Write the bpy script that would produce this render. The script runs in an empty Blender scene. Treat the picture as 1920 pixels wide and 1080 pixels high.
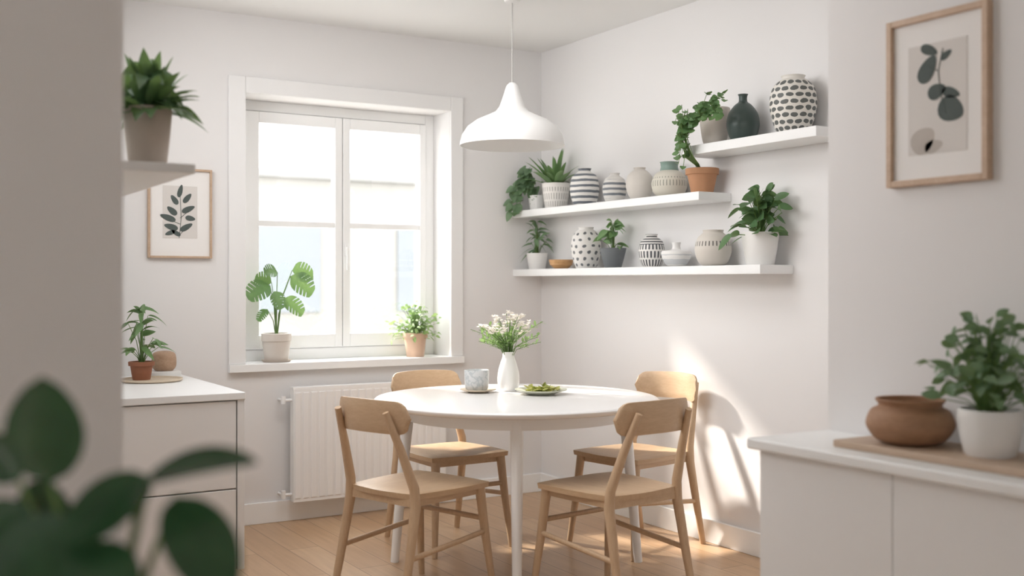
import bpy, math, random
from mathutils import Vector, Matrix
scn=bpy.context.scene
pi=math.pi
def lin(c): return c/12.92 if c<=.04045 else ((c+.055)/1.055)**2.4
def C(h):
    h=h.lstrip('#'); return tuple(lin(int(h[i:i+2],16)/255) for i in (0,2,4))+(1,)
# ------------------------------------------------------------ materials
MC={}
def newmat(name):
    m=bpy.data.materials.new(name); m.use_nodes=True
    nt=m.node_tree; b=nt.nodes['Principled BSDF']; return m,nt,b
def mth(nt,op,a,b=None,c=None):
    n=nt.nodes.new('ShaderNodeMath'); n.operation=op
    for i,x in enumerate((a,b,c)):
        if x is None: continue
        if isinstance(x,(int,float)): n.inputs[i].default_value=x
        else: nt.links.new(x,n.inputs[i])
    return n.outputs[0]
def mixc(nt,f,a,b,mode='MIX'):
    n=nt.nodes.new('ShaderNodeMix'); n.data_type='RGBA'; n.blend_type=mode
    for i,x in ((0,f),(6,a),(7,b)):
        if isinstance(x,(int,float,tuple)): n.inputs[i].default_value=x
        else: nt.links.new(x,n.inputs[i])
    return n.outputs[2]
def noise(nt,scale,detail=3,stretch=None,coord='Object'):
    tc=nt.nodes.new('ShaderNodeTexCoord'); n=nt.nodes.new('ShaderNodeTexNoise')
    n.inputs['Scale'].default_value=scale; n.inputs['Detail'].default_value=detail
    if stretch:
        mp=nt.nodes.new('ShaderNodeMapping'); mp.inputs['Scale'].default_value=stretch
        nt.links.new(tc.outputs[coord],mp.inputs[0]); nt.links.new(mp.outputs[0],n.inputs['Vector'])
    else: nt.links.new(tc.outputs[coord],n.inputs['Vector'])
    return n.outputs['Fac']
def dark(c,k): return (c[0]*k,c[1]*k,c[2]*k,1)
def mat(name,col,rough=.5,var=.06,scale=15,bump=0,bscale=60,metal=0):
    if name in MC: return MC[name]
    m,nt,b=newmat(name); c=C(col)
    f=noise(nt,scale)
    nt.links.new(mixc(nt,f,dark(c,1-var),dark(c,1+var)),b.inputs['Base Color'])
    b.inputs['Roughness'].default_value=rough; b.inputs['Metallic'].default_value=metal
    if bump:
        bn=nt.nodes.new('ShaderNodeBump'); bn.inputs['Strength'].default_value=bump; bn.inputs['Distance'].default_value=.002
        nt.links.new(noise(nt,bscale),bn.inputs['Height']); nt.links.new(bn.outputs[0],b.inputs['Normal'])
    MC[name]=m; return m
def wood(name,c1,c2,rough=.45,stretch=(3,30,30)):
    if name in MC: return MC[name]
    m,nt,b=newmat(name)
    f=noise(nt,2.2,5,stretch); g=noise(nt,9,4,stretch)
    k=mth(nt,'MULTIPLY',mth(nt,'ADD',f,g),.5)
    k=mth(nt,'MULTIPLY_ADD',mth(nt,'SUBTRACT',k,.5),2.2,.5); k.node.use_clamp=True
    nt.links.new(mixc(nt,k,C(c1),C(c2)),b.inputs['Base Color']); b.inputs['Roughness'].default_value=rough
    MC[name]=m; return m
def leafm(name,c1,c2,rough=.42,trans=.22):
    if name in MC: return MC[name]
    m,nt,b=newmat(name)
    col=mixc(nt,noise(nt,28,2),C(c1),C(c2))
    nt.links.new(col,b.inputs['Base Color']); b.inputs['Roughness'].default_value=rough
    t=nt.nodes.new('ShaderNodeBsdfTranslucent'); nt.links.new(mixc(nt,.5,col,C('#a9c46a')),t.inputs[0])
    mx=nt.nodes.new('ShaderNodeMixShader'); mx.inputs[0].default_value=trans
    nt.links.new(b.outputs[0],mx.inputs[1]); nt.links.new(t.outputs[0],mx.inputs[2])
    nt.links.new(mx.outputs[0],nt.nodes['Material Output'].inputs[0])
    MC[name]=m; return m
def patt(name,ca,cb,kind,n=16,m=30,r=.3,zlo=-1,zhi=9,asp=1.0,rough=.55,jit=.25):
    mt,nt,b=newmat(name)
    tc=nt.nodes.new('ShaderNodeTexCoord'); sp=nt.nodes.new('ShaderNodeSeparateXYZ'); nt.links.new(tc.outputs['Object'],sp.inputs[0])
    x,y,z=sp.outputs
    nz=mth(nt,'MULTIPLY',mth(nt,'SUBTRACT',noise(nt,22,2),.5),jit)
    zz=mth(nt,'ADD',mth(nt,'MULTIPLY',z,m),nz)
    fv=mth(nt,'SUBTRACT',mth(nt,'FRACT',zz),.5)
    row=mth(nt,'FLOOR',zz)
    ang=mth(nt,'DIVIDE',mth(nt,'ARCTAN2',y,x),2*pi)
    u=mth(nt,'ADD',mth(nt,'MULTIPLY',ang,n),mth(nt,'MULTIPLY',mth(nt,'MODULO',row,2),.5))
    u=mth(nt,'ADD',u,mth(nt,'MULTIPLY',nz,.6))
    fu=mth(nt,'SUBTRACT',mth(nt,'FRACT',mth(nt,'ADD',u,50)),.5)
    if kind=='stripe': f=mth(nt,'LESS_THAN',mth(nt,'ABSOLUTE',fv),r)
    elif kind=='dot':
        d=mth(nt,'SQRT',mth(nt,'ADD',mth(nt,'POWER',mth(nt,'ABSOLUTE',mth(nt,'MULTIPLY',fu,asp)),2),mth(nt,'POWER',mth(nt,'ABSOLUTE',fv),2)))
        f=mth(nt,'LESS_THAN',d,r)
    elif kind=='dash':
        f=mth(nt,'MULTIPLY',mth(nt,'LESS_THAN',mth(nt,'ABSOLUTE',fu),r),mth(nt,'LESS_THAN',mth(nt,'ABSOLUTE',fv),.38))
    elif kind=='mix':
        f1=mth(nt,'MULTIPLY',mth(nt,'LESS_THAN',mth(nt,'ABSOLUTE',fu),r),mth(nt,'LESS_THAN',mth(nt,'ABSOLUTE',fv),.4))
        zs=mth(nt,'SUBTRACT',mth(nt,'FRACT',mth(nt,'MULTIPLY',z,75)),.5)
        f2=mth(nt,'LESS_THAN',mth(nt,'ABSOLUTE',zs),.24)
        up=mth(nt,'GREATER_THAN',z,asp)
        f=mth(nt,'ADD',mth(nt,'MULTIPLY',f2,up),mth(nt,'MULTIPLY',f1,mth(nt,'SUBTRACT',1,up)))
    if zlo>-1: f=mth(nt,'MULTIPLY',f,mth(nt,'GREATER_THAN',z,zlo))
    if zhi<9: f=mth(nt,'MULTIPLY',f,mth(nt,'LESS_THAN',z,zhi))
    nt.links.new(mixc(nt,f,C(ca),C(cb)),b.inputs['Base Color']); b.inputs['Roughness'].default_value=rough
    return mt
WALL=mat('wall_paint','#eae8e7',.85,.01,3,.05,200)
CEIL=mat('ceiling_paint','#eeedeb',.9,.01,3)
WHITE=mat('white_lacquer','#f5f5f4',.35,.01,5)
TRIM=mat('white_trim_paint','#f7f7f6',.45,.01,5)
CASE=mat('casing_paint','#efeeed',.5,.01,5)
OAK=wood('light_oak','#bf9f7e','#d4b897',.42,(3,24,24))
OAKV=wood('light_oak_upright','#bf9f7f','#d2b696',.42,(24,24,3))
FRAMEW=wood('frame_wood','#b89b80','#cfb59d',.5,(12,12,12))
# ------------------------------------------------------------ mesh builder
class MB:
    def __init__(s): s.v=[]; s.f=[]
    def box(s,a,b):
        o=len(s.v); x0,y0,z0=a; x1,y1,z1=b
        s.v+=[(x0,y0,z0),(x1,y0,z0),(x1,y1,z0),(x0,y1,z0),(x0,y0,z1),(x1,y0,z1),(x1,y1,z1),(x0,y1,z1)]
        s.f+=[tuple(o+i for i in q) for q in ((0,3,2,1),(4,5,6,7),(0,1,5,4),(1,2,6,5),(2,3,7,6),(3,0,4,7))]
        return s
    def tube(s,pts,rad,seg=8,sq=1.0):
        pts=[Vector(p) for p in pts]; n=len(pts)
        if isinstance(rad,(int,float)): rad=[rad]*n
        o=len(s.v); prev=None
        for i,p in enumerate(pts):
            t=(pts[min(i+1,n-1)]-pts[max(i-1,0)]).normalized()
            if prev is None:
                a=Vector((1,0,0)) if abs(t.x)<.8 else Vector((0,1,0))
            else: a=prev
            a=(a-t*a.dot(t)).normalized(); bb=t.cross(a); prev=a
            for k in range(seg):
                an=2*pi*k/seg
                s.v.append(tuple(p+rad[i]*(math.cos(an)*a+math.sin(an)*bb*sq)))
        for i in range(n-1):
            for k in range(seg):
                k2=(k+1)%seg
                s.f.append((o+i*seg+k,o+i*seg+k2,o+(i+1)*seg+k2,o+(i+1)*seg+k))
        s.f.append(tuple(o+k for k in reversed(range(seg)))); s.f.append(tuple(o+(n-1)*seg+k for k in range(seg)))
        return s
    def lathe(s,prof,seg=40,sub=0,c=(0,0,0),wob=None):
        if sub:
            P=prof; out=[]
            for i in range(len(P)-1):
                p0=P[max(i-1,0)];p1=P[i];p2=P[i+1];p3=P[min(i+2,len(P)-1)]
                for k in range(sub):
                    t=k/sub
                    out.append(tuple(.5*((2*p1[j])+(-p0[j]+p2[j])*t+(2*p0[j]-5*p1[j]+4*p2[j]-p3[j])*t*t+(-p0[j]+3*p1[j]-3*p2[j]+p3[j])*t**3) for j in (0,1)))
            out.append(P[-1]); prof=out
        o=len(s.v); n=len(prof)
        for r,z in prof:
            r=max(r,0.0002)
            for k in range(seg):
                an=2*pi*k/seg; rr=r*(wob(an,z) if wob else 1)
                s.v.append((c[0]+rr*math.cos(an),c[1]+rr*math.sin(an),c[2]+z))
        for i in range(n-1):
            for k in range(seg):
                k2=(k+1)%seg
                s.f.append((o+i*seg+k,o+i*seg+k2,o+(i+1)*seg+k2,o+(i+1)*seg+k))
        s.f.append(tuple(o+k for k in reversed(range(seg)))); s.f.append(tuple(o+(n-1)*seg+k for k in range(seg)))
        return s
    def leaf(s,base,d,L,W,droop=.3,fold=.18,seg=7,a=.8,b=.85,split=False,n=None):
        base=Vector(base); d=Vector(d).normalized()
        up=Vector(n) if n else Vector((0,0,1))
        side=d.cross(up)
        if side.length<.05: side=d.cross(Vector((.3,.9,.1)))
        side.normalize(); nn=side.cross(d).normalized()
        o=len(s.v)
        ts=[i/seg for i in range(seg+1)]; ws=[1]*(seg+1)
        if split:
            ts=[];ws=[]; K=5
            for i in range(K+1):
                t=.16+.74*i/K
                if i==0: ts+=[0,.04,.1]; ws+=[.6,1,1]
                ts+=[t-.024,t-.010,t+.010,t+.026] if 0<i<K else [t]; ws+=[1,.38,.38,1] if 0<i<K else [1]
            ts+=[1]; ws+=[1]
        for t,kk in zip(ts,ws):
            c=base+d*L*t-Vector((0,0,1))*droop*L*t*t
            w=W/2*max(math.sin(pi*min(t,1)**a),0)**b*kk
            w=max(w,.0006)
            sw=d*(L*.2*(w/W)*2) if split else Vector((0,0,0))
            s.v+=[tuple(c-side*w+nn*w*fold+sw),tuple(c-side*w*.5+nn*w*fold*.35+sw*.5),tuple(c),tuple(c+side*w*.5+nn*w*fold*.35+sw*.5),tuple(c+side*w+nn*w*fold+sw)]
        for i in range(len(ts)-1):
            for k in range(4):
                q=o+i*5+k; s.f.append((q,q+1,q+6,q+5))
        return s
    def build(s,name,m,smooth=True,loc=(0,0,0),parent=None,bevel=0,bseg=2,xlim=None,rz=0):
        if xlim:
            mx=max(v[0] for v in s.v)
            if mx>xlim: s.v=[(v[0]*xlim/mx if v[0]>0 else v[0],v[1],v[2]) for v in s.v]
        me=bpy.data.meshes.new(name); me.from_pydata(s.v,[],s.f); me.update()
        ob=bpy.data.objects.new(name,me); scn.collection.objects.link(ob)
        me.materials.append(m)
        if smooth:
            for p in me.polygons: p.use_smooth=True
            me.set_sharp_from_angle(angle=math.radians(42))
        ob.location=loc; ob.rotation_euler[2]=rz
        if parent: ob.parent=parent
        if bevel:
            bv=ob.modifiers.new('bevel','BEVEL'); bv.width=bevel; bv.segments=bseg; bv.limit_method='ANGLE'
        return ob
def empty(name,loc,label,cat,rz=0,group=None):
    e=bpy.data.objects.new(name,None); e.empty_display_size=.05; scn.collection.objects.link(e)
    e.location=loc; e.rotation_euler[2]=rz; tag(e,label,cat,group); return e
def tag(o,label,cat,group=None):
    o['label']=label; o['category']=cat
    if group: o['group']=group
    return o
def st(o): o['kind']='structure'; return o
def box(name,a,b,m,bevel=0,parent=None):
    cx,cy,cz=(a[0]+b[0])/2,(a[1]+b[1])/2,a[2]
    return MB().box((a[0]-cx,a[1]-cy,0),(b[0]-cx,b[1]-cy,b[2]-cz)).build(name,m,False,(cx,cy,cz),parent,bevel)
H=2.63
# ------------------------------------------------------------ room shell
def floormat():
    m,nt,b=newmat('oak_plank_floor')
    tc=nt.nodes.new('ShaderNodeTexCoord'); mp=nt.nodes.new('ShaderNodeMapping'); mp.inputs['Rotation'].default_value=(0,0,pi/2)
    nt.links.new(tc.outputs['Object'],mp.inputs[0])
    br=nt.nodes.new('ShaderNodeTexBrick'); nt.links.new(mp.outputs[0],br.inputs['Vector'])
    br.inputs['Color1'].default_value=C('#dabb98'); br.inputs['Color2'].default_value=C('#cba884'); br.inputs['Mortar'].default_value=C('#9f7f62')
    br.inputs['Scale'].default_value=1; br.inputs['Mortar Size'].default_value=.0022; br.inputs['Brick Width'].default_value=1.3; br.inputs['Row Height'].default_value=.15; br.offset=.37
    g=noise(nt,3,6,(14,1.2,1))
    col=mixc(nt,g,C('#d8d0c8'),C('#ffffff'))
    nt.links.new(mixc(nt,1.0,br.outputs['Color'],col,'MULTIPLY'),b.inputs['Base Color'])
    b.inputs['Roughness'].default_value=.34
    return m
XL,YB=-5.6,-7.6
st(box('floor',(XL-.1,YB-.1,-.1),(.3,.3,0),floormat()))
st(box('ceiling',(XL-.1,YB-.1,H),(.3,.3,H+.1),CEIL))
ox0,ox1,oz0,oz1=-1.813,-.622,.83,2.228
w=MB().box((XL,0,0),(ox0,.28,H)).box((ox1,0,0),(.3,.28,H)).box((ox0,0,0),(ox1,.28,.79)).box((ox0,0,oz1),(ox1,.28,H))
st(w.build('wall_back',WALL,False))
st(box('wall_right',(0,-3.163,0),(.3,0,H),WALL))
st(box('wall_right_near',(-.979,YB,0),(.3,-3.163,H),WALL,0))
st(MB().box((-3.24,-3.34,0),(-3.12,0,H)).box((XL,-3.456,0),(-3.12,-3.34,H)).build('wall_left',WALL,False))
lf=MB().box((XL-.1,YB,0),(XL,-7.3,H)).box((XL-.1,-6.3,0),(XL,-3.34,H)).box((XL-.1,-7.3,0),(XL,-6.3,.8)).box((XL-.1,-7.3,2.15),(XL,-6.3,H))  # opening in this unseen wall is added to let fill light onto near walls
st(lf.build('wall_left_far',WALL,False))
st(box('wall_front',(XL,YB-.1,0),(-.979,YB,H),WALL))
st(box('baseboard_back',(-2.14,-.018,0),(0,0,.11),TRIM,.003))
st(box('baseboard_right',(-.018,-3.163,0),(0,-.018,.11),TRIM,.003))
tr=MB().box((-1.902,-.018,.83),(ox0,0,2.312)).box((ox1,-.018,.83),(-.543,0,2.312)).box((ox0,-.018,oz1),(ox1,0,2.312))
st(tr.build('trim_1',CASE,False,bevel=.004))
sl=MB().box((-1.902,-.035,.79),(-.543,0,.83)).box((ox0,0,.79),(ox1,.28,.83))
st(sl.build('trim_2',TRIM,False,bevel=.002))
we=bpy.data.objects.new('window_1',None); scn.collection.objects.link(we); we.location=((ox0+ox1)/2,.235,.83); st(we)
cx=we.location.x; y0=.235
def wl(mb,name,m,bevel=.003):
    mb.v=[(a-cx,b-y0,c-.83) for a,b,c in mb.v]; o=mb.build(name,m,False,(0,0,0),we,bevel); return o
fo=.055
wl(MB().box((ox0,.20,.83),(ox0+fo,.27,oz1)).box((ox1-fo,.20,.83),(ox1,.27,oz1)).box((ox0+fo,.20,.83),(ox1-fo,.27,.83+.06)).box((ox0+fo,.20,oz1-.055),(ox1-fo,.27,oz1)).box((-1.205,.215,.89),(-1.189,.27,oz1-.055)),'frame',TRIM)
def sash(xa,xb,ga,gb):
    m=MB().box((xa,.19,.893),(ga,.25,2.17)).box((gb,.19,.893),(xb,.25,2.17)).box((ga,.19,.893),(gb,.25,.965)).box((ga,.19,2.11),(gb,.25,2.17)).box((ga,.195,1.554),(gb,.225,1.586))
    wl(m,'sash',TRIM)
sash(-1.757,-1.199,-1.676,-1.242); sash(-1.195,-.678,-1.152,-.717)
gm=bpy.data.materials.new('window_glass'); gm.use_nodes=True; nt=gm.node_tree; nt.nodes.clear()
o_=nt.nodes.new('ShaderNodeOutputMaterial'); tb=nt.nodes.new('ShaderNodeBsdfTransparent'); gb_=nt.nodes.new('ShaderNodeBsdfGlossy'); gb_.inputs['Roughness'].default_value=.02
mx=nt.nodes.new('ShaderNodeMixShader'); mx.inputs[0].default_value=.06
nt.links.new(tb.outputs[0],mx.inputs[1]); nt.links.new(gb_.outputs[0],mx.inputs[2]); nt.links.new(mx.outputs[0],o_.inputs[0])
wl(MB().box((-1.676,.226,.965),(-1.242,.230,2.11)).box((-1.152,.226,.965),(-.717,.230,2.11)),'glass',gm,0)
wl(MB().box((-1.185,.178,1.40),(-1.165,.19,1.47)).box((-1.181,.165,1.32),(-1.169,.178,1.45)),'handle',WHITE,.002)
# exterior
FAC=mat('pale_render','#83817c',.9,.02,2)
fb=empty('apartment_building',(-1,14,-3),'pale rendered building across the street','building')
MB().box((-14,0,0),(26,6,6.2)).build('facade',FAC,False,(0,0,0),fb)
wg=mat('pale_window_glass','#74787b',.9,.05,1)
for i in range(12):
    x=-12+i*3.1
    for z in (.8,3.7):
        mb=MB().box((x,-.04,z),(x+1.5,0,z+1.6)); mb.build('facade_window',wg,False,(0,0,0),fb)
MB().box((-14.3,-.1,6.2),(26.3,6.3,6.35)).build('roof',mat('roof_grey','#7f7e7b',.9),False,(0,0,0),fb)
st(box('street_ground',(-30,.6,-3.1),(40,30,-3.0),mat('pavement','#b4b3b0',.9)))
# ------------------------------------------------------------ radiator
RAD=mat('radiator_enamel','#f4f3f2',.4,.01,5)
re=empty('radiator',(-1.145,-.022,.11),'white ribbed panel radiator on the wall below the window','radiator')
mb=MB(); X=-.445
mb.box((X,-.085,0),(-X,-.03,.59))
n=20; wd=.89/n
for i in range(n):
    a=X+i*wd; mb.box((a+.006,-.0893,.02),(a+wd-.006,-.085,.57))
mb.build('panel',RAD,False,(0,0,0),re,.0025)
MB().box((X-.002,-.084,.585),(-X+.002,-.031,.597)).build('top_cover',RAD,False,(0,0,0),re,.002)
for z in (.04,.53):
    mb=MB().tube([(X-.04,-.055,z),(X,-.055,z)],.008,12).tube([(X-.045,-.055,z-.018),(X-.045,-.055,z+.022)],[.012,.012],12).tube([(X-.045,-.055,z),(X-.045,.02,z)],.006,10)
    mb.build('valve',RAD,True,(0,0,0),re)
for xa in (-.3,.26): MB().box((xa,-.03,.1),(xa+.04,.02,.5)).build('bracket',RAD,False,(0,0,0),re)
# ------------------------------------------------------------ pictures
PAPER=mat('mat_board_paper','#f1eeeb',.8,.01); PRINT=mat('print_paper','#dcd7d2',.8,.03,8)
INK=mat('printed_leaf_green','#545d5a',.8,.15,30); INK2=mat('printed_soft_taupe','#beb6ae',.8,.1,20)
def picture(loc,rz,W,Hh,fw,pan,leaves,stems,label,soft=()):
    e=empty('framed_picture',loc,label,'picture',rz)
    mb=MB().box((-W/2,-.025,0),(-W/2+fw,0,Hh)).box((W/2-fw,-.025,0),(W/2,0,Hh)).box((-W/2+fw,-.025,0),(W/2-fw,0,fw)).box((-W/2+fw,-.025,Hh-fw),(W/2-fw,0,Hh))
    mb.build('frame',FRAMEW,False,(0,0,0),e,.002)
    MB().box((-W/2+fw,-.012,fw),(W/2-fw,-.002,Hh-fw)).build('mat_board',PAPER,False,(0,0,0),e)
    MB().box((pan[0],-.0135,pan[1]),(pan[2],-.012,pan[3])).build('print',PRINT,False,(0,0,0),e)
    def flat(mb,cx_,cz_,L,Wd,ang,yy):
        o=len(mb.v); K=18
        for k in range(K):
            t=2*pi*k/K; u=math.cos(t)*L/2; v=math.sin(t)*Wd/2*(1-.25*math.cos(t))
            mb.v.append((cx_+u*math.cos(ang)-v*math.sin(ang),yy,cz_+u*math.sin(ang)+v*math.cos(ang)))
        mb.f.append(tuple(range(o,o+K)))
    if soft:
        mb=MB()
        for q in soft: flat(mb,*q,-.0140)
        mb.build('soft_shapes',INK2,False,(0,0,0),e)
    mb=MB()
    for q in leaves: flat(mb,q[0],q[1],q[2],q[3],math.radians(q[4]),-.0146)
    for s in stems: mb.tube([(a,-.0146,b) for a,b in s],.0012,6)
    mb.build('botanical_art',INK,False,(0,0,0),e)
    return e
picture((-2.146,0,1.372),0,.315,.447,.011,(-.085,.10,.085,.36),
 [(0,.335,.065,.024,75),(.035,.30,.06,.026,50),(-.028,.29,.055,.026,125),(.04,.245,.07,.028,25),(-.04,.235,.06,.03,140),(-.06,.20,.08,.03,160),(.05,.20,.05,.026,-10),(-.045,.155,.07,.03,165),(.03,.155,.07,.028,30),(-.02,.125,.05,.022,150),(-.05,.125,.05,.022,200)],
 [[(-.005,.10),(.005,.2),(.0,.31)],[(0,.17),(-.05,.19)],[(0,.2),(.04,.235)],[(0,.12),(.04,.16)]],'small botanical leaf print in a thin wooden frame')
picture((-.979,-3.566,1.521),-pi/2,.328,.473,.018,(-.095,.085,.095,.39),
 [(-.025,.372,.06,.028,-25),(-.03,.32,.085,.05,55),(.03,.35,.04,.02,30),(.0,.255,.06,.042,15),(.045,.245,.06,.028,-20),(.045,.20,.085,.068,-25)],
 [[(.02,.37),(.005,.31),(.012,.25),(.03,.19)],[(.005,.31),(-.03,.33)],[(.015,.36),(.035,.352)]],'abstract botanical print with dark leaves in an oak frame',
 soft=[(-.045,.125,.085,.07,.6),(-.01,.105,.06,.035,.2)])
# ------------------------------------------------------------ shelves
def shelf(y1,y0_,zt,zb,label,n):
    o=box('floating_shelf',(-.20,y0_,zb),(0,y1,zt),WHITE,.003); tag(o,label,'shelf','wall shelves'); return o
shelf(0,-2.058,1.328,1.288,'long white floating shelf holding small vases and plants',0)
shelf(0,-1.659,1.672,1.632,'white floating shelf with striped vases and potted plants',0)
shelf(-1.53,-2.377,1.888,1.845,'white floating shelf with dark vase and patterned vase',0)
o=box('floating_shelf',(-3.12,-2.519,1.549),(-2.738,-1.2,1.575),WHITE,.003); tag(o,'white shelf by the window wall carrying a leafy plant','shelf')
# ------------------------------------------------------------ left cabinet
CAB=mat('cabinet_lacquer','#f0efee',.45,.01,4); CABD=mat('cabinet_shadow_gap','#e2e0de',.6,.01,4)
e=empty('drawer_cabinet',(-2.64,-.54,0),'white handleless drawer cabinet against the window wall','cabinet')
MB().box((-.478,-.505,.06),(.49,.538,.765)).box((-.46,-.44,0),(.46,.53,.06)).build('body',CABD,False,(0,0,0),e,.002)
MB().box((.462,-.528,.06),(.492,-.505,.765)).build('side_panel',CAB,False,(0,0,0),e,.002)
for a,b in ((.399,.760),(.065,.393)):
    MB().box((-.478,-.526,a),(.457,-.505,b)).build('drawer',CAB,False,(0,0,0),e,.002)
o=box('worktop',(-3.12,-1.075,.765),(-2.146,0,.795),WHITE,.003); tag(o,'white worktop slab on top of the drawer cabinet','worktop')
# ------------------------------------------------------------ right cabinet run
ys=[-3.19,-3.663,-4.136,-4.61]
for i in range(3):
    ya,yb=ys[i],ys[i+1]
    e=empty('base_cabinet',(-1.135,(ya+yb)/2,0),'plain white base cabinet with handleless door','cabinet',group='base cabinets under the counter')
    hw=(ya-yb)/2
    MB().box((-.135,-hw,.08),(.156,hw,.768)).box((-.10,-hw,0),(.156,hw,.08)).build('body',CABD,False,(0,0,0),e)
    MB().box((-.155,-hw+.0015,.08),(-.135,hw-.0015,.764)).build('door',CAB,False,(0,0,0),e,.002)
o=box('worktop',(-1.317,-4.62,.768),(-.979,-3.163,.80),WHITE,.006); tag(o,'long white counter top over the base cabinets','worktop')
# ------------------------------------------------------------ table
TAB=mat('table_white','#f6f5f4',.22,.01,4)
te=empty('dining_table',(-1.000,-1.355,0),'round white dining table with slim tapered legs','table',rz=math.radians(-31.1))
MB().lathe([(0,.712),(.61,.712),(.625,.717),(.634,.727),(.634,.733),(.628,.739),(.618,.74),(0,.74)],96).build('tabletop',TAB,True,(0,0,0),te)
MB().lathe([(.475,.655),(.505,.655),(.505,.712),(.475,.712),(.475,.655)],72).build('apron',TAB,True,(0,0,0),te)
for dx,dy in ((0,-1),(0,1),(1,0),(-1,0)):
    MB().tube([(dx*.545,dy*.545,0),(dx*.515,dy*.515,.35),(dx*.48,dy*.48,.712)],[.019,.023,.028],20).build('leg',TAB,True,(0,0,0),te)
# ------------------------------------------------------------ chairs
def seatmesh():
    mb=MB(); N=20
    def P(u,v):
        x=u*math.sqrt(1-.16*v*v); y=v*math.sqrt(1-.16*u*u)
        return x*.215, y*(.226-.016*(1-u)/1)
    top={};bot={}
    for i in range(N+1):
        for j in range(N+1):
            u=-1+2*i/N; v=-1+2*j/N; x,y=P(u,v)
            r=max(abs(u),abs(v))
            dish=.006*(1-min(1,(u*u*.8+v*v)))
            edge=.003*max(0,(r-.93)/.07)**2
            top[i,j]=len(mb.v); mb.v.append((x,y,.452-dish-edge))
    for i in range(N+1):
        for j in range(N+1):
            u=-1+2*i/N; v=-1+2*j/N; x,y=P(u*.985,v*.985)
            bot[i,j]=len(mb.v); mb.v.append((x,y,.428))
    for i in range(N):
        for j in range(N):
            mb.f.append((top[i,j],top[i+1,j],top[i+1,j+1],top[i,j+1])); mb.f.append((bot[i,j],bot[i,j+1],bot[i+1,j+1],bot[i+1,j]))
    ring=[(i,0) for i in range(N)]+[(N,j) for j in range(N)]+[(i,N) for i in range(N,0,-1)]+[(0,j) for j in range(N,0,-1)]
    for k in range(len(ring)):
        a,b=ring[k],ring[(k+1)%len(ring)]
        mb.f.append((top[a],bot[a],bot[b],top[b]))
    return mb
def backmesh():
    mb=MB(); N=30; M=8; W=.196; idx={}
    for side in (0,1):
        for i in range(N+1):
            s=-1+2*i/N; y=s*W
            e=max(0,(abs(s)-.74)/.26); hh=.062*math.sqrt(max(0,1-e**2.4))+.0015
            cz=.738+.008*(1-s*s)
            for j in range(M+1):
                q=-1+2*j/M; z=cz+q*hh
                x=-.292+.060*s*s-.12*(z-.74)+ (.0095 if side else -.0095)*(1-.5*abs(q)**4)
                idx[side,i,j]=len(mb.v); mb.v.append((x,y,z))
    for i in range(N):
        for j in range(M):
            mb.f.append((idx[1,i,j],idx[1,i+1,j],idx[1,i+1,j+1],idx[1,i,j+1]))
            mb.f.append((idx[0,i,j],idx[0,i,j+1],idx[0,i+1,j+1],idx[0,i+1,j]))
    for i in range(N):
        for j in (0,M):
            q=(idx[0,i,j],idx[0,i+1,j],idx[1,i+1,j],idx[1,i,j]); mb.f.append(q if j==0 else q[::-1])
    for j in range(M):
        for i in (0,N):
            q=(idx[0,i,j],idx[1,i,j],idx[1,i,j+1],idx[0,i,j+1]); mb.f.append(q if i==0 else q[::-1])
    return mb
parts=[]
def part(name,mb,m=OAKV):
    o=mb.build(name,m,True); parts.append(o); return o
part('seat',seatmesh(),OAK); part('backrest',backmesh(),wood('light_oak_back','#bf9f7e','#d2b696',.42,(24,3,24)))
for s in (-1,1):
    part('leg',MB().tube([(-.275,s*.198,0),(-.228,s*.192,.22),(-.193,s*.186,.40),(-.195,s*.182,.47),(-.244,s*.160,.62),(-.300,s*.136,.765)],[.014,.018,.021,.020,.017,.013],12))
    part('leg',MB().tube([(.225,s*.208,0),(.195,s*.188,.24),(.175,s*.176,.43)],[.013,.018,.021],12))
for s in (-1,1):
    part('stretcher',MB().tube([(-.228,s*.192,.21),(.199,s*.191,.25)],[.009,.009],10,1.2))
part('stretcher',MB().tube([(.19,-.187,.30),(.19,.187,.30)],.009,10,1.2))
part('seat_rail',MB().box((-.18,-.178,.400),(.17,-.160,.430)).box((-.18,.160,.400),(.17,.178,.430)).box((.155,-.17,.400),(.173,.17,.430)).box((-.2,-.17,.400),(-.182,.17,.430)),OAK)
chairs=[(-1.600,-1.580,18,'light oak chair with curved backrest seen from behind'),
(-.965,-2.007,98,'light oak chair with curved backrest pulled up to the table'),
(-1.085,-.880,-88,'light oak chair between the table and radiator'),
(-.360,-1.375,190,'light oak chair standing beside the sunlit wall')]
for k,(x,y,a,lb) in enumerate(chairs):
    e=empty('dining_chair',(x,y,0),lb,'chair',math.radians(a),'chairs around the dining table')
    if k==0:
        for p in parts: p.parent=e
    else:
        for p in parts:
            q=p.copy(); q.parent=e; scn.collection.objects.link(q)
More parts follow.
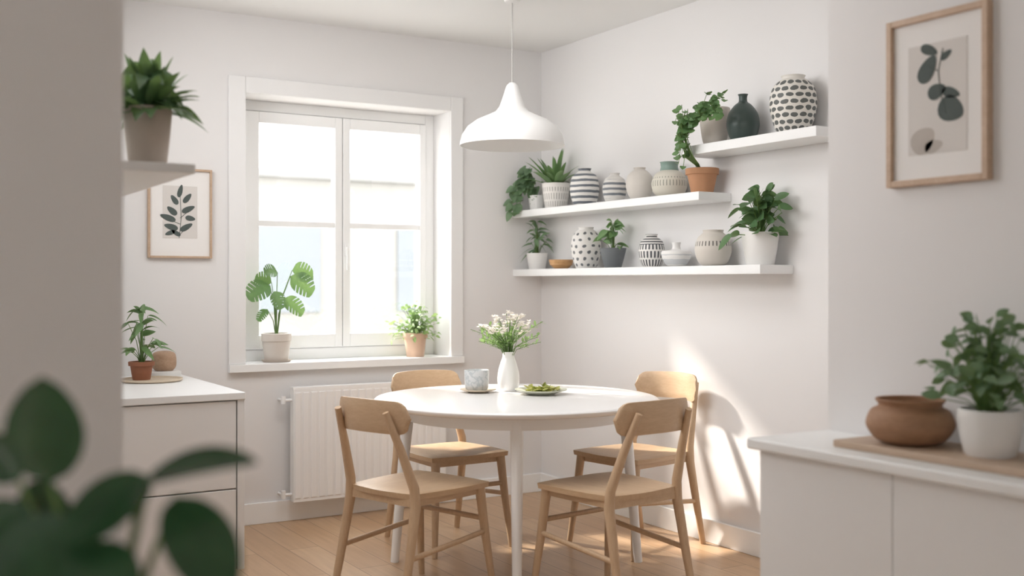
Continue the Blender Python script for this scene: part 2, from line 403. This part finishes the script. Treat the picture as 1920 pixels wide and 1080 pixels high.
# ------------------------------------------------------------ pendant
PL=mat('pendant_enamel','#efeeec',.4,.01,5)
pe=empty('pendant_lamp',(-.858,-1.083,1.90),'white domed metal pendant lamp hanging over the table','lamp')
outer=[(.250,0),(.249,.014),(.240,.050),(.214,.090),(.170,.122),(.115,.146),(.080,.163),(.062,.185),(.052,.212),(.043,.238),(.035,.264),(.027,.287),(.014,.300),(.004,.302)]
inner=[(.004,.262),(.030,.235),(.045,.18),(.07,.156),(.11,.139),(.165,.116),(.207,.084),(.233,.046),(.244,.010),(.246,0),(.250,0)]
m_=MB().lathe(outer[::1]+inner,72); m_.f=m_.f[:-2]; m_.build('lamp_shade',PL,True,(0,0,0),pe)
MB().tube([(0,0,.295),(0,0,H-1.90-.04)],.0035,8).build('cable',mat('cable_grey','#b9b6b2',.6),True,(0,0,0),pe)
MB().lathe([(0,H-1.90-.05),(.035,H-1.90-.046),(.05,H-1.90-.02),(.052,H-1.90),(0,H-1.90)],32).build('canopy',PL,True,(0,0,0),pe)
MB().lathe([(0,.09),(.02,.094),(.03,.115),(.028,.14),(.016,.17),(.016,.235),(0,.235)],24,0).build('bulb',mat('opal_bulb','#f5f2ec',.3),True,(0,0,0),pe)
# ------------------------------------------------------------ vases
def vase(name,loc,prof,m,label,cat='vase',sub=5,wall=.005,seg=48,group=None,wob=None):
    top=prof[-1]
    full=MB()
    full.lathe([(0,0)]+[(prof[0][0]*.9,0)]+prof,seg,sub,wob=wob)
    full.f.pop()
    ex=MB().lathe([(top[0],top[1]),(max(top[0]-wall,.002),top[1]-.001),(max(top[0]-wall*1.2,.002),top[1]-.03),(0.0,top[1]-.032)],seg)
    ex.f=ex.f[:-2]; off=len(full.v); full.v+=ex.v; full.f+=[tuple(i+off for i in f) for f in ex.f]
    o=full.build(name,m,True,loc); tag(o,label,cat,group); return o
def P(r,h,pts): return [(a*r,b*h) for a,b in pts]
ROUND=[(.5,0),(.78,.12),(.98,.36),(1,.52),(.88,.74),(.6,.88),(.42,.93),(.42,.97),(.46,1)]
JAR=[(.62,0),(.8,.12),(.97,.38),(1,.58),(.9,.78),(.66,.90),(.5,.94),(.48,.97),(.52,1)]
BOTT=[(.55,0),(.8,.08),(.98,.28),(1,.42),(.88,.6),(.55,.76),(.3,.83),(.25,.88),(.26,.96),(.32,1)]
STRP=[(.6,0),(.82,.1),(1,.36),(1,.55),(.85,.78),(.55,.88),(.42,.92),(.42,.96),(.48,1)]
CREAM=mat('cream_ceramic','#d9d0c7',.55,.03,20,.1); WCER=mat('white_ceramic','#efedea',.4,.02,10)
vase('vase',(-.10,-1.655,1.888),P(.072,.175,[(.62,0),(.78,.15),(.92,.5),(1,.8),(1,.95),(.97,1)]),CREAM,'tall cream ceramic vessel behind the climbing plant','vase')
vase('vase',(-.10,-1.845,1.888),P(.0735,.212,BOTT),mat('dark_green_glaze','#414f4b',.35,.1,20),'dark green bottle-shaped ceramic vase on the top shelf')
vase('vase',(-.10,-2.153,1.888),P(.099,.245,JAR),patt('black_check_glaze','#e4e0d8','#626562','dot',15,36,.34,.0,.225,.82,.55,.5),'large white jar vase with rows of dark oval marks')
vase('vase',(-.10,-.596,1.672),P(.08,.205,STRP),patt('charcoal_stripe_glaze','#eae7e2','#6c7279','stripe',1,33,.22),'white rounded vase with charcoal horizontal stripes')
vase('vase',(-.10,-.872,1.672),P(.062,.155,STRP),patt('grey_stripe_glaze','#e2dfda','#7a7f85','stripe',1,36,.22,.02,.12),'smaller white vase with grey stripes')
vase('vase',(-.10,-1.087,1.672),P(.07,.165,ROUND),mat('sand_glaze','#d8d2ca',.6,.05,30,.2),'plain beige round ceramic vase')
o=vase('vase',(-.10,-1.325,1.672),P(.088,.13,[(.55,0),(.85,.14),(1,.42),(.98,.6),(.8,.85),(.55,.97),(.5,1)]),patt('incised_sand_glaze','#d2cdc0','#8f9084','dash',34,24,.14,.05,.095,1,.6,.05),'squat beige vase with incised marks and green neck')
mb=MB().lathe([(.044,0),(.046,.004),(.042,.02),(.044,.04),(.048,.044),(.043,.044),(.038,.0)],40); mb.build('neck',mat('teal_green_glaze','#82998f',.4),True,(0,0,.127),o)
vase('bowl',(-.10,-.364,1.328),P(.07,.052,[(.45,0),(.7,.2),(.92,.6),(1,1)]),wood('honey_wood','#c39462','#d5a876',.5,(8,8,20)),'small honey-coloured wooden bowl','bowl')
vase('vase',(-.10,-.611,1.328),P(.083,.225,JAR),patt('spotted_glaze','#eae7e3','#6a6d70','dot',11,29,.24,.01,.2,1.1,.55,.7),'white jar vase with dark spots')
vase('vase',(-.10,-1.186,1.328),P(.065,.165,STRP),patt('black_bar_glaze','#e8e5e1','#4c4e52','mix',22,24,.24,-1,9,.112,.5,.05),'white vase with black bars and striped neck')
vase('bowl_vase',(-.10,-1.378,1.328),P(.074,.118,[(.4,0),(.7,.1),(.95,.4),(1,.58),(.9,.66),(.5,.69),(.3,.73),(.26,.85),(.3,1)]),patt('soft_grey_band_glaze','#e9e7e4','#c8cacb','stripe',1,22,.3,.0,.06),'small pale grey bowl-shaped vase with narrow neck')
vase('vase',(-.10,-1.645,1.328),P(.084,.168,[(.5,0),(.8,.1),(1,.36),(1,.56),(.86,.78),(.62,.9),(.56,.93),(.58,1)]),patt('beige_dash_glaze','#d1cac1','#5f5b56','dash',30,34,.16,.088,.118,1,.6,.05),'beige round vase with row of dark marks')
# ------------------------------------------------------------ plants
SOIL=mat('potting_soil','#4a3a2e',.95,.3,80)
G1=leafm('deep_green_leaf','#426244','#608556'); G2=leafm('mid_green_leaf','#53754d','#729560'); G3=leafm('light_green_leaf','#84a56a','#a9c48c',.5,.35)
G4=leafm('grey_green_leaf','#5f7c5e','#7e9a75'); G5=leafm('dark_glossy_leaf','#213f2c','#375c3e',.14,.05)
STEM=leafm('stem_green','#5f7f45','#7c9a5a')
def pot(e,rt,rb,h,m,rim=0,fluted=0):
    prof=[(0,0),(rb*.95,0),(rb,.004)]
    if rim: prof+=[(rt-.004,h-rim),(rt+.004,h-rim+.001),(rt+.005,h-.002),(rt+.002,h)]
    else: prof+=[(rb+(rt-rb)*.5+rt*.02,h*.5),(rt,h*.93),(rt,h-.002),(rt-.002,h)]
    prof+=[(rt-.007,h),(rt-.010,h*.86),(0,h*.86)]
    wob=(lambda a,z:1+.025*math.cos(a*fluted)) if fluted else None
    MB().lathe(prof,96 if fluted else 44,wob=wob).build('pot',m,True,(0,0,0),e)
    MB().lathe([(0,h*.84),(rt-.012,h*.84),(rt-.014,h*.885),(0,h*.895)],28).build('soil',SOIL,True,(0,0,0),e)
def finish(e,lv,sv,lm,sm=STEM,xlim=None,z=0):
    lv.build('foliage',lm,True,(0,0,z),e,xlim=xlim)
    if sv and sv.v: sv.build('stems',sm,True,(0,0,z),e,xlim=xlim and xlim*.9)
def bush(n,R,Hh,L,W,seed,elmin=5,droop=.35,stemr=.0014,q0=.45,base=.01,curve=.35,a=.8,b=.85,split=False,up=.5,seg=7,spread=1.1):
    rd=random.Random(seed); lv=MB(); sv=MB()
    for i in range(n):
        az=i*2.39996+rd.uniform(-.4,.4); el=math.radians(elmin+(88-elmin)*rd.random()**.8); q=rd.uniform(q0,1)
        LL=L*rd.uniform(.75,1.15)
        end=Vector((math.cos(az)*max(R*math.cos(el)*q-LL*.5,0.005),math.sin(az)*max(R*math.cos(el)*q-LL*.5,.005),max(Hh*math.sin(el)*q-LL*.15,.01-.05*(elmin<0))))
        b0=Vector((math.cos(az)*base*rd.random(),math.sin(az)*base*rd.random(),0))
        mid=b0*.5+end*.5+Vector((-end.x*curve*.4,-end.y*curve*.4,abs(end.z)*curve*.3))
        sv.tube([b0,mid,end],[stemr*1.3,stemr,stemr*.8],5)
        e2=el*up+rd.uniform(-.8,.35)
        az2=az+rd.uniform(-spread,spread)
        nn=Vector((math.cos(az)*rd.uniform(.2,1.2)+rd.uniform(-.4,.4),math.sin(az)*rd.uniform(.2,1.2)+rd.uniform(-.4,.4),rd.uniform(.3,1)))
        lv.leaf(end,(math.cos(az2)*math.cos(e2),math.sin(az2)*math.cos(e2),math.sin(e2)),LL,W*rd.uniform(.8,1.15),droop*rd.uniform(.5,1.4),.2,seg,a,b,split,n=nn)
    return lv,sv
def straps(n,L,W,seed,el0=20,el1=85,droop=.5,base=.015,seg=9,a=.7,b=.6):
    rd=random.Random(seed); lv=MB()
    for i in range(n):
        az=i*2.39996+rd.uniform(-.3,.3); el=math.radians(rd.uniform(el0,el1)); LL=L*rd.uniform(.7,1.1)
        lv.leaf((math.cos(az)*base,math.sin(az)*base,0),(math.cos(az)*math.cos(el),math.sin(az)*math.cos(el),math.sin(el)),LL,W*rd.uniform(.8,1.2),droop*math.cos(el)*rd.uniform(.6,1.3)+.05,.3,seg,a,b)
    return lv
def PP(name,loc,label,cat='potted plant',rz=0): return empty(name,loc,label,cat,rz)
TERRA=mat('terracotta','#bd8c69',.8,.08,20,.1); DTER=mat('dark_terracotta','#97634a',.75,.08,20); PTER=mat('pale_terracotta','#dcbca5',.75,.05,20)
DGRY=mat('dark_grey_stone','#6b6f72',.6,.1,30,.2); TAUPE=mat('taupe_ceramic','#bfb1a4',.6,.06,20,.15)
e=PP('potted_plant',(-2.832,-2.369,1.575),'bushy dark green strap-leaf plant in a taupe pot on the shelf')
pot(e,.066,.052,.165,TAUPE)
lv=straps(58,.205,.042,3,15,85,.55,.012,9,.9,.85)
lv2,sv=bush(30,.14,.16,.09,.042,8,-5,.6,.002,.4,.01,.3,.8,.8); off=len(lv.v); lv.v+=lv2.v; lv.f+=[tuple(i+off for i in f) for f in lv2.f]
finish(e,lv,sv,leafm('shelf_plant_leaf','#38563b','#54764c'),z=.145)
o=tag(MB().lathe([(0,0),(.13,0),(.14,.008),(.14,.014),(.135,.014),(.128,.006),(0,.006)],48).build('tray',wood('tray_wood','#d0bda5','#e0d1bc',.5,(6,20,20)),True,(-2.365,-.36,.795)),'round pale wooden tray on the worktop','tray')
e=PP('potted_plant',(-2.40,-.32,.801),'leafy green plant in a small brown terracotta pot')
pot(e,.054,.04,.085,DTER,.02)
lv,sv=bush(36,.165,.28,.095,.028,11,20,.5,.0018,.5,.01,.3,.75,.8); finish(e,lv,sv,G2,z=.07)
o=box('keepsake_box',(-2.33,-.21,.795),(-2.19,-.07,.825),WCER,.003); tag(o,'small flat white box under a round wooden vase','box')
vase('wooden_vase',(-2.255,-.14,.825),P(.058,.095,[(.7,0),(.95,.2),(1,.5),(.9,.85),(.6,.97),(.35,1)]),wood('turned_wood','#a8876c','#c0a188',.5,(10,10,20)),'round turned wooden vase on a white box')
# monstera
e=PP('potted_monstera',(-1.618,.08,.83),'young monstera in a cream pot on the window sill')
MB().lathe([(0,0),(.07,0),(.08,.012),(.076,.012),(.066,.006),(0,.006)],40).build('saucer',TAUPE,True,(0,0,0),e)
MB().lathe([(0,.006),(.058,.006),(.062,.012),(.074,.11),(.079,.112),(.08,.15),(.074,.152),(.071,.13),(0,.13)],48).build('pot',CREAM,True,(0,0,0),e)
MB().lathe([(0,.128),(.069,.128),(.068,.134),(0,.136)],28).build('soil',SOIL,True,(0,0,0),e)
lv=MB(); sv=MB()
for ex,ey,ez,dx,dy,dz,L,W in ((-.045,-.03,.275,-.75,-.2,-.25,.14,.13),(.070,-.02,.325,.5,-.25,-.35,.135,.13),(-.005,-.03,.345,-.6,-.3,.12,.10,.08),(.03,-.02,.205,.7,-.3,-.45,.12,.10),(-.05,.0,.15,-.6,-.3,-.5,.08,.055),(.09,.01,.355,.75,-.1,-.05,.115,.115),(-.025,-.04,.245,.2,-.35,-.7,.09,.08),(-.02,.02,.29,-.85,0,.35,.10,.09)):
    sv.tube([(ex*.05,ey*.05,0),(ex*.35,ey*.3,ez*.6),(ex,ey,ez)],[.003,.0026,.002],6)
    lv.leaf((ex,ey,ez),(dx,dy,dz),L,W,.2,.12,13,.62,.45,True,n=(-.3+dx*.3,-.9,.45))
finish(e,lv,sv,leafm('monstera_leaf','#456a40','#628a52'),z=.13)
e=PP('potted_fern',(-.806,.07,.83),'airy light green fern in a pale terracotta pot on the sill','potted plant')
pot(e,.066,.05,.135,PTER,.03)
lv,sv=bush(300,.19,.20,.032,.018,21,-5,.3,.0009,.3,.03,.4,.8,.7); finish(e,lv,sv,G3,xlim=.155,z=.115)
e=PP('trailing_plant',(-.10,-.105,1.672),'trailing ivy in a small white pot by the corner')
pot(e,.05,.04,.09,WCER)
rd=random.Random(5); lv=MB(); sv=MB()
for k in range(9):
    a=rd.uniform(-1,1); bx=-.06-.07*rd.random(); by=a*.05+.02
    pts=[(0,0,0),(bx*.5,by*.4,.09+.06*rd.random()),(bx-.01,by,.06),(bx-.03,by*1.1,-.04-.05*rd.random())]
    if k<4: pts=[(0,0,0),(-.02*k,by*.5,.1),(-.04-.01*k,by*.8,.17),(-.06-.01*k,by,.14)]
    sv.tube(pts,.0013,5)
    for j in range(10):
        t=j/9*(len(pts)-1); i=min(int(t),len(pts)-2); p=Vector(pts[i]).lerp(Vector(pts[i+1]),t-i)
        lv.leaf(p,(-.5+rd.uniform(-.5,.4),rd.uniform(-.9,.7),rd.uniform(-.8,.1)),.055,.042,.2,.2,6,.6,.7,n=(-.5,-.7,.4))
finish(e,lv,sv,G4,xlim=.08,z=.075)
e=PP('potted_plant',(-.10,-.310,1.672),'upright green plant in a fluted white pot on the shelf')
pot(e,.08,.062,.145,patt('fluted_glaze','#e8e4df','#b0aca6','dash',30,22,.18,.01,.12,1,.6,.05),0,0)
lv=straps(30,.25,.036,7,28,84,.3,.02,9,.75,.75); finish(e,lv,None,G2,xlim=.09,z=.12)
# climbing plant in terracotta pot, growing up in front of the top shelf
e=PP('climbing_plant',(-.10,-1.568,1.672),'tall round-leaf climbing plant in a terracotta pot')
pot(e,.074,.052,.118,TERRA,.03)
rd=random.Random(9); lv=MB(); sv=MB()
for k in range(25):
    sx=-.135-rd.random()*.04
    ty=rd.uniform(-.35,-.03); tz=rd.uniform(.24,.345)-abs(ty+.22)*.25
    sy=-.05+rd.uniform(-.03,.03)
    pts=[(-.01,rd.uniform(-.02,.02),0),(-.05,sy*.5,.03),(-.118,sy,.06),(sx,sy,.15),(sx-.01,sy*.5+ty*.5,.22),(sx-.02,ty*.95,tz)]
    if ty>-.14: pts.append((sx-.02,ty+.05,tz-rd.uniform(.06,.22)))
    else: pts.append((sx-.02,ty-.02,tz-.03*rd.random()))
    sv.tube(pts,.0014,5)
    nn=8
    for j in range(nn):
        t=((.5+.5*j/(nn-1)) if k%4 else (.35+.65*j/(nn-1)))*(len(pts)-1); i=min(int(t),len(pts)-2); p=Vector(pts[i]).lerp(Vector(pts[i+1]),t-i)
        lv.leaf(p,(-.5+rd.uniform(-.4,.1),rd.uniform(-.9,.9),rd.uniform(-.6,.4)),.034,.030,.15,.2,6,.7,.6,n=(-.6,-.7,.5))
finish(e,lv,sv,G2,z=.10)
e=PP('potted_plant',(-.10,-.11,1.328),'small spiky plant in a white pot near the corner')
pot(e,.062,.048,.095,WCER)
lv,sv=bush(40,.11,.23,.085,.02,31,15,.5,.0012,.5,.01,.2); finish(e,lv,sv,G4,xlim=.09,z=.08)
e=PP('potted_plant',(-.10,-.859,1.328),'light green leafy plant in a dark grey pot')
pot(e,.07,.045,.105,DGRY)
lv,sv=bush(34,.12,.165,.07,.036,41,5,.5,.0014,.5,.01,.3,.8,.75); finish(e,lv,sv,leafm('fresh_green_leaf','#6a9262','#90b57e'),xlim=.09,z=.088)
e=PP('potted_plant',(-.10,-1.955,1.328),'round-leaf green plant in a tall white pot on the shelf')
pot(e,.083,.062,.145,WCER)
lv,sv=bush(75,.20,.225,.080,.048,51,2,.3,.002,.45,.015,.3,.85,.65); finish(e,lv,sv,G1,xlim=.095,z=.125)
o=box('chopping_board',(-1.24,-4.25,.80),(-1.0,-3.42,.820),wood('board_wood','#b8a088','#ccb49e',.5,(30,3,30)),.004); tag(o,'long wooden chopping board lying on the counter','board')
BW=wood('bowl_wood','#956e52','#ac8566',.65,(6,6,22))
vase('wooden_bowl',(-1.12,-3.58,.820),P(.112,.120,[(.5,0),(.8,.1),(1,.36),(1,.54),(.9,.74),(.75,.82),(.73,.88),(.80,.97),(.78,1)]),BW,'rounded brown wooden bowl on the chopping board','bowl')
e=PP('potted_plant',(-1.12,-3.820,.820),'bushy green plant in a faceted white pot on the board')
MB().lathe([(0,0),(.056,0),(.060,.005),(.071,.045),(.076,.09),(.077,.112),(.075,.116),(.070,.116),(.068,.10),(0,.10)],24,wob=lambda a,z:1+.022*math.cos(a*12+(z*30)//1*1.57)).build('pot',WCER,True,(0,0,0),e)
MB().lathe([(0,.098),(.066,.098),(.064,.103),(0,.105)],28).build('soil',SOIL,True,(0,0,0),e)
lv,sv=bush(170,.215,.255,.046,.028,61,10,.3,.0016,.4,.03,.3,.8,.7); finish(e,lv,sv,leafm('sage_green_leaf','#557354','#76946d'),xlim=.138,z=.11)
# foreground plant
rz=math.radians(-31.08)
fx,fy=-3.305,-4.279
e=empty('plant_stand',(fx,fy,0),'slim wooden plant stand carrying a rubber plant','stand',rz)
MB().lathe([(0,.68),(.12,.68),(.12,.70),(0,.70)],40).build('top',OAK,True,(0,0,0),e)
for a in (45,135,225,315):
    a=math.radians(a); MB().tube([(.13*math.cos(a),.13*math.sin(a),0),(.085*math.cos(a),.085*math.sin(a),.68)],[.009,.013],10).build('leg',OAKV,True,(0,0,0),e)
e=PP('potted_rubber_plant',(fx,fy,.70),'glossy dark green rubber plant with broad oval leaves',rz=rz)
pot(e,.09,.07,.15,WCER)
lv=MB(); sv=MB()
Z=.70
def FL(bx,bd,bz,tx,td,tz,W,nrm,droop=0,fold=.15):
    b=Vector((bx,bd,bz-Z)); t=Vector((tx,td,tz-Z)); d=t-b
    sv.tube([(bx*.1,0,.13),(bx*.6,bd*.6,(bz-Z)*.75),b],[.005,.004,.003],6)
    lv.leaf(b,d,d.length,W,droop,fold,12,.9,.62,False,n=nrm)
FL(-.062,.0,1.030,-.066,-.01,1.148,.086,(0.1,-1,.1))
FL(.040,.0,1.030,.172,-.02,1.098,.054,(-.05,-.45,.9),.28)
FL(.050,-.01,1.040,-.03,-.05,.972,.088,(0,-.5,.95))
FL(.080,-.01,1.018,.150,-.07,.925,.082,(.2,-.4,1),.1)
FL(-.02,-.02,.99,-.10,-.06,.925,.09,(0,-1,.6))
FL(-.10,.01,1.03,-.14,.0,1.085,.05,(.2,-1,.2))
FL(-.08,0,1.0,-.16,-.04,.96,.07,(0,-1,.5))
FL(.0,-.03,.975,.035,-.09,.89,.085,(0,-.8,.7))
FL(-.03,.03,.99,.03,.06,1.02,.06,(0,-1,.6))
FL(-.05,.03,1.0,-.13,.06,.97,.08,(0,-1,.2))
FL(-.06,.05,.98,-.10,.07,.89,.09,(0,-1,.2))
finish(e,lv,sv,G5,z=0)
# ------------------------------------------------------------ tabletop items
TZ=.74
e=empty('flower_vase',(-.899,-1.117,TZ),'slim white ceramic vase on the dining table','vase')
prof=P(.052,.185,[(.72,0),(.92,.1),(1,.3),(.93,.5),(.72,.72),(.56,.85),(.52,.95),(.56,1)])
v=vase('vase',(0,0,0),prof,mat('glossy_white_ceramic','#f2f0ee',.25,.01),'x','vase'); v.name='body'; v.parent=e
for k in ('label','category'): del v[k]
fe=empty('flower_bouquet',(-.899,-1.117,TZ+.156),'loose bouquet of white blossoms and green sprigs','flowers')
rd=random.Random(77); sv=MB(); lv=MB(); bl=MB()
for i in range(58):
    az=rd.uniform(0,2*pi); rr=.155*math.sqrt(rd.random()); hh=rd.uniform(.165,.24)-rr*.45
    if i>=32: rr=rd.uniform(.08,.20); hh=rd.uniform(.06,.17)
    ex,ey=math.cos(az)*rr,math.sin(az)*rr
    pts=[(math.cos(az)*.008,math.sin(az)*.008,-.02),(ex*.25,ey*.25,hh*.5),(ex*.7,ey*.7,hh*.85),(ex,ey,hh)]
    sv.tube(pts,.0013,5)
    if i<32:
        for k in range(5):
            c=Vector((ex,ey,hh))+Vector((rd.uniform(-.022,.022),rd.uniform(-.022,.022),rd.uniform(-.014,.014)))
            for q in range(8):
                a=q*pi/4+rd.random()*.4; bl.leaf(c,(math.cos(a),math.sin(a),rd.uniform(.1,1.1)),.016,.010,.1,.1,4)
    for k in range(10 if i>=32 else 3):
        t=rd.uniform(.5,1) if i>=32 else rd.uniform(.35,.85); p=Vector((ex*t*t,ey*t*t,hh*t))
        a=rd.uniform(0,2*pi); lv.leaf(p,(math.cos(a)+math.cos(az),math.sin(a)+math.sin(az),rd.uniform(.1,1.2)),.036,.013,.2,.2,5)
pm,nt,b=newmat('cream_petals'); b.inputs['Base Color'].default_value=C('#fbf7f1'); b.inputs['Roughness'].default_value=.7
t_=nt.nodes.new('ShaderNodeBsdfTranslucent'); nt.links.new(mixc(nt,noise(nt,30),C('#fbf5ec'),C('#fffaf4')),t_.inputs[0]); mx=nt.nodes.new('ShaderNodeMixShader'); mx.inputs[0].default_value=.4
nt.links.new(b.outputs[0],mx.inputs[1]); nt.links.new(t_.outputs[0],mx.inputs[2]); nt.links.new(mx.outputs[0],nt.nodes['Material Output'].inputs[0])
sv.build('stems',STEM,True,(0,0,0),fe); lv.build('foliage',G3,True,(0,0,0),fe); bl.build('blossoms',pm,True,(0,0,0),fe)
o=tag(MB().lathe([(0,0),(.045,0),(.05,.003),(.084,.012),(.084,.016),(.048,.008),(0,.008)],48).build('saucer',mat('sand_saucer','#d6c6b0',.5,.04),True,(-1.05,-1.095,TZ)),'small cream saucer under the cup','saucer')
cm,nt,b=newmat('marbled_blue_grey_glaze'); nf=noise(nt,24,3); k=mth(nt,'ABSOLUTE',mth(nt,'SUBTRACT',nf,.5)); k=mth(nt,'MULTIPLY',k,14); k.node.use_clamp=True
nt.links.new(mixc(nt,k,C('#b3b9bb'),C('#cfd0d0')),b.inputs['Base Color']); b.inputs['Roughness'].default_value=.4
o=MB().lathe([(0,0),(.042,0),(.052,.008),(.056,.03),(.058,.093),(.0565,.096),(.054,.093),(.052,.03),(.04,.012),(0,.012)],48).build('cup',cm,True,(-1.055,-1.090,TZ+.008)); tag(o,'pale cup with marbled blue-grey glaze','cup')
o=MB().lathe([(0,0),(.06,0),(.065,.004),(.118,.020),(.120,.024),(.115,.023),(.062,.009),(0,.008)],56).build('plate',mat('sage_plate_glaze','#d3d4c2',.4,.03),True,(-.848,-1.322,TZ)); tag(o,'shallow pale green plate holding salad','plate')
rd=random.Random(4); mb=MB()
for i in range(90):
    a=rd.uniform(0,2*pi); r=rd.uniform(0,.080)
    mb.leaf((r*math.cos(a),r*math.sin(a),rd.uniform(.004,.018)),(rd.uniform(-1,1),rd.uniform(-1,1),rd.uniform(0,.6)),.035,.024,.1,.3,5)
sm=leafm('salad_leaf','#7d9648','#dccb80',.5,.2); o=mb.build('salad',sm,True,(-.848,-1.322,TZ+.006)); tag(o,'mixed green and yellow salad leaves on the plate','food'); o['kind']='stuff'
# ------------------------------------------------------------ light
sun=bpy.data.lights.new('sun','SUN'); sun.energy=8.5; sun.angle=math.radians(4.5); sun.color=(1,.92,.83)
so=bpy.data.objects.new('sun',sun); scn.collection.objects.link(so)
so.rotation_euler=Vector((.717,-1.485,-1.13)).to_track_quat('-Z','Y').to_euler(); so.location=(-4,8,6)
def area(name,loc,dirv,sx,sy,en,col=(1,1,1),spread=180):
    l=bpy.data.lights.new(name,'AREA'); l.shape='RECTANGLE'; l.size=sx; l.size_y=sy; l.energy=en; l.color=col; l.spread=math.radians(spread)
    o=bpy.data.objects.new(name,l); scn.collection.objects.link(o); o.location=loc
    o.rotation_euler=Vector(dirv).to_track_quat('-Z','Y').to_euler(); return o
area('left_fill',(-3.0,-1.5,2.2),(1,-.12,-.1),1.7,.7,15,(.995,.993,1),150)  # added fill light out of view at the left wall, brightens the dining area
area('overhead_fill',(-1.7,-1.75,2.62),(0,0,-1),1.1,1.1,14,(.995,.99,1))  # added overhead fill above the frame, no actual ceiling fixture
wd_=bpy.data.worlds.new('World'); scn.world=wd_; wd_.use_nodes=True; nt=wd_.node_tree; bg=nt.nodes['Background']
tc=nt.nodes.new('ShaderNodeTexCoord'); sp=nt.nodes.new('ShaderNodeSeparateXYZ'); nt.links.new(tc.outputs['Generated'],sp.inputs[0])
mr=nt.nodes.new('ShaderNodeMapRange'); mr.inputs[1].default_value=-.1; mr.inputs[2].default_value=.9; nt.links.new(sp.outputs[2],mr.inputs[0])
nt.links.new(mixc(nt,mr.outputs[0],(1,.99,.975,1),(.92,.96,1,1)),bg.inputs[0]); bg.inputs[1].default_value=5.5
# ------------------------------------------------------------ camera
cd=bpy.data.cameras.new('camera'); cam=bpy.data.objects.new('camera',cd); scn.collection.objects.link(cam)
cd.sensor_width=36; cd.lens=2050/1920*36; cd.shift_y=-10/1920
cam.location=(-3.543,-5.536,1.25); cam.rotation_euler=(pi/2,0,math.radians(-31.08))
cd.dof.use_dof=True; cd.dof.focus_distance=4.9; cd.dof.aperture_fstop=1.7
cd.clip_start=.05
scn.camera=cam
scn.view_settings.view_transform='Standard'; scn.view_settings.look='None'; scn.view_settings.exposure=.28
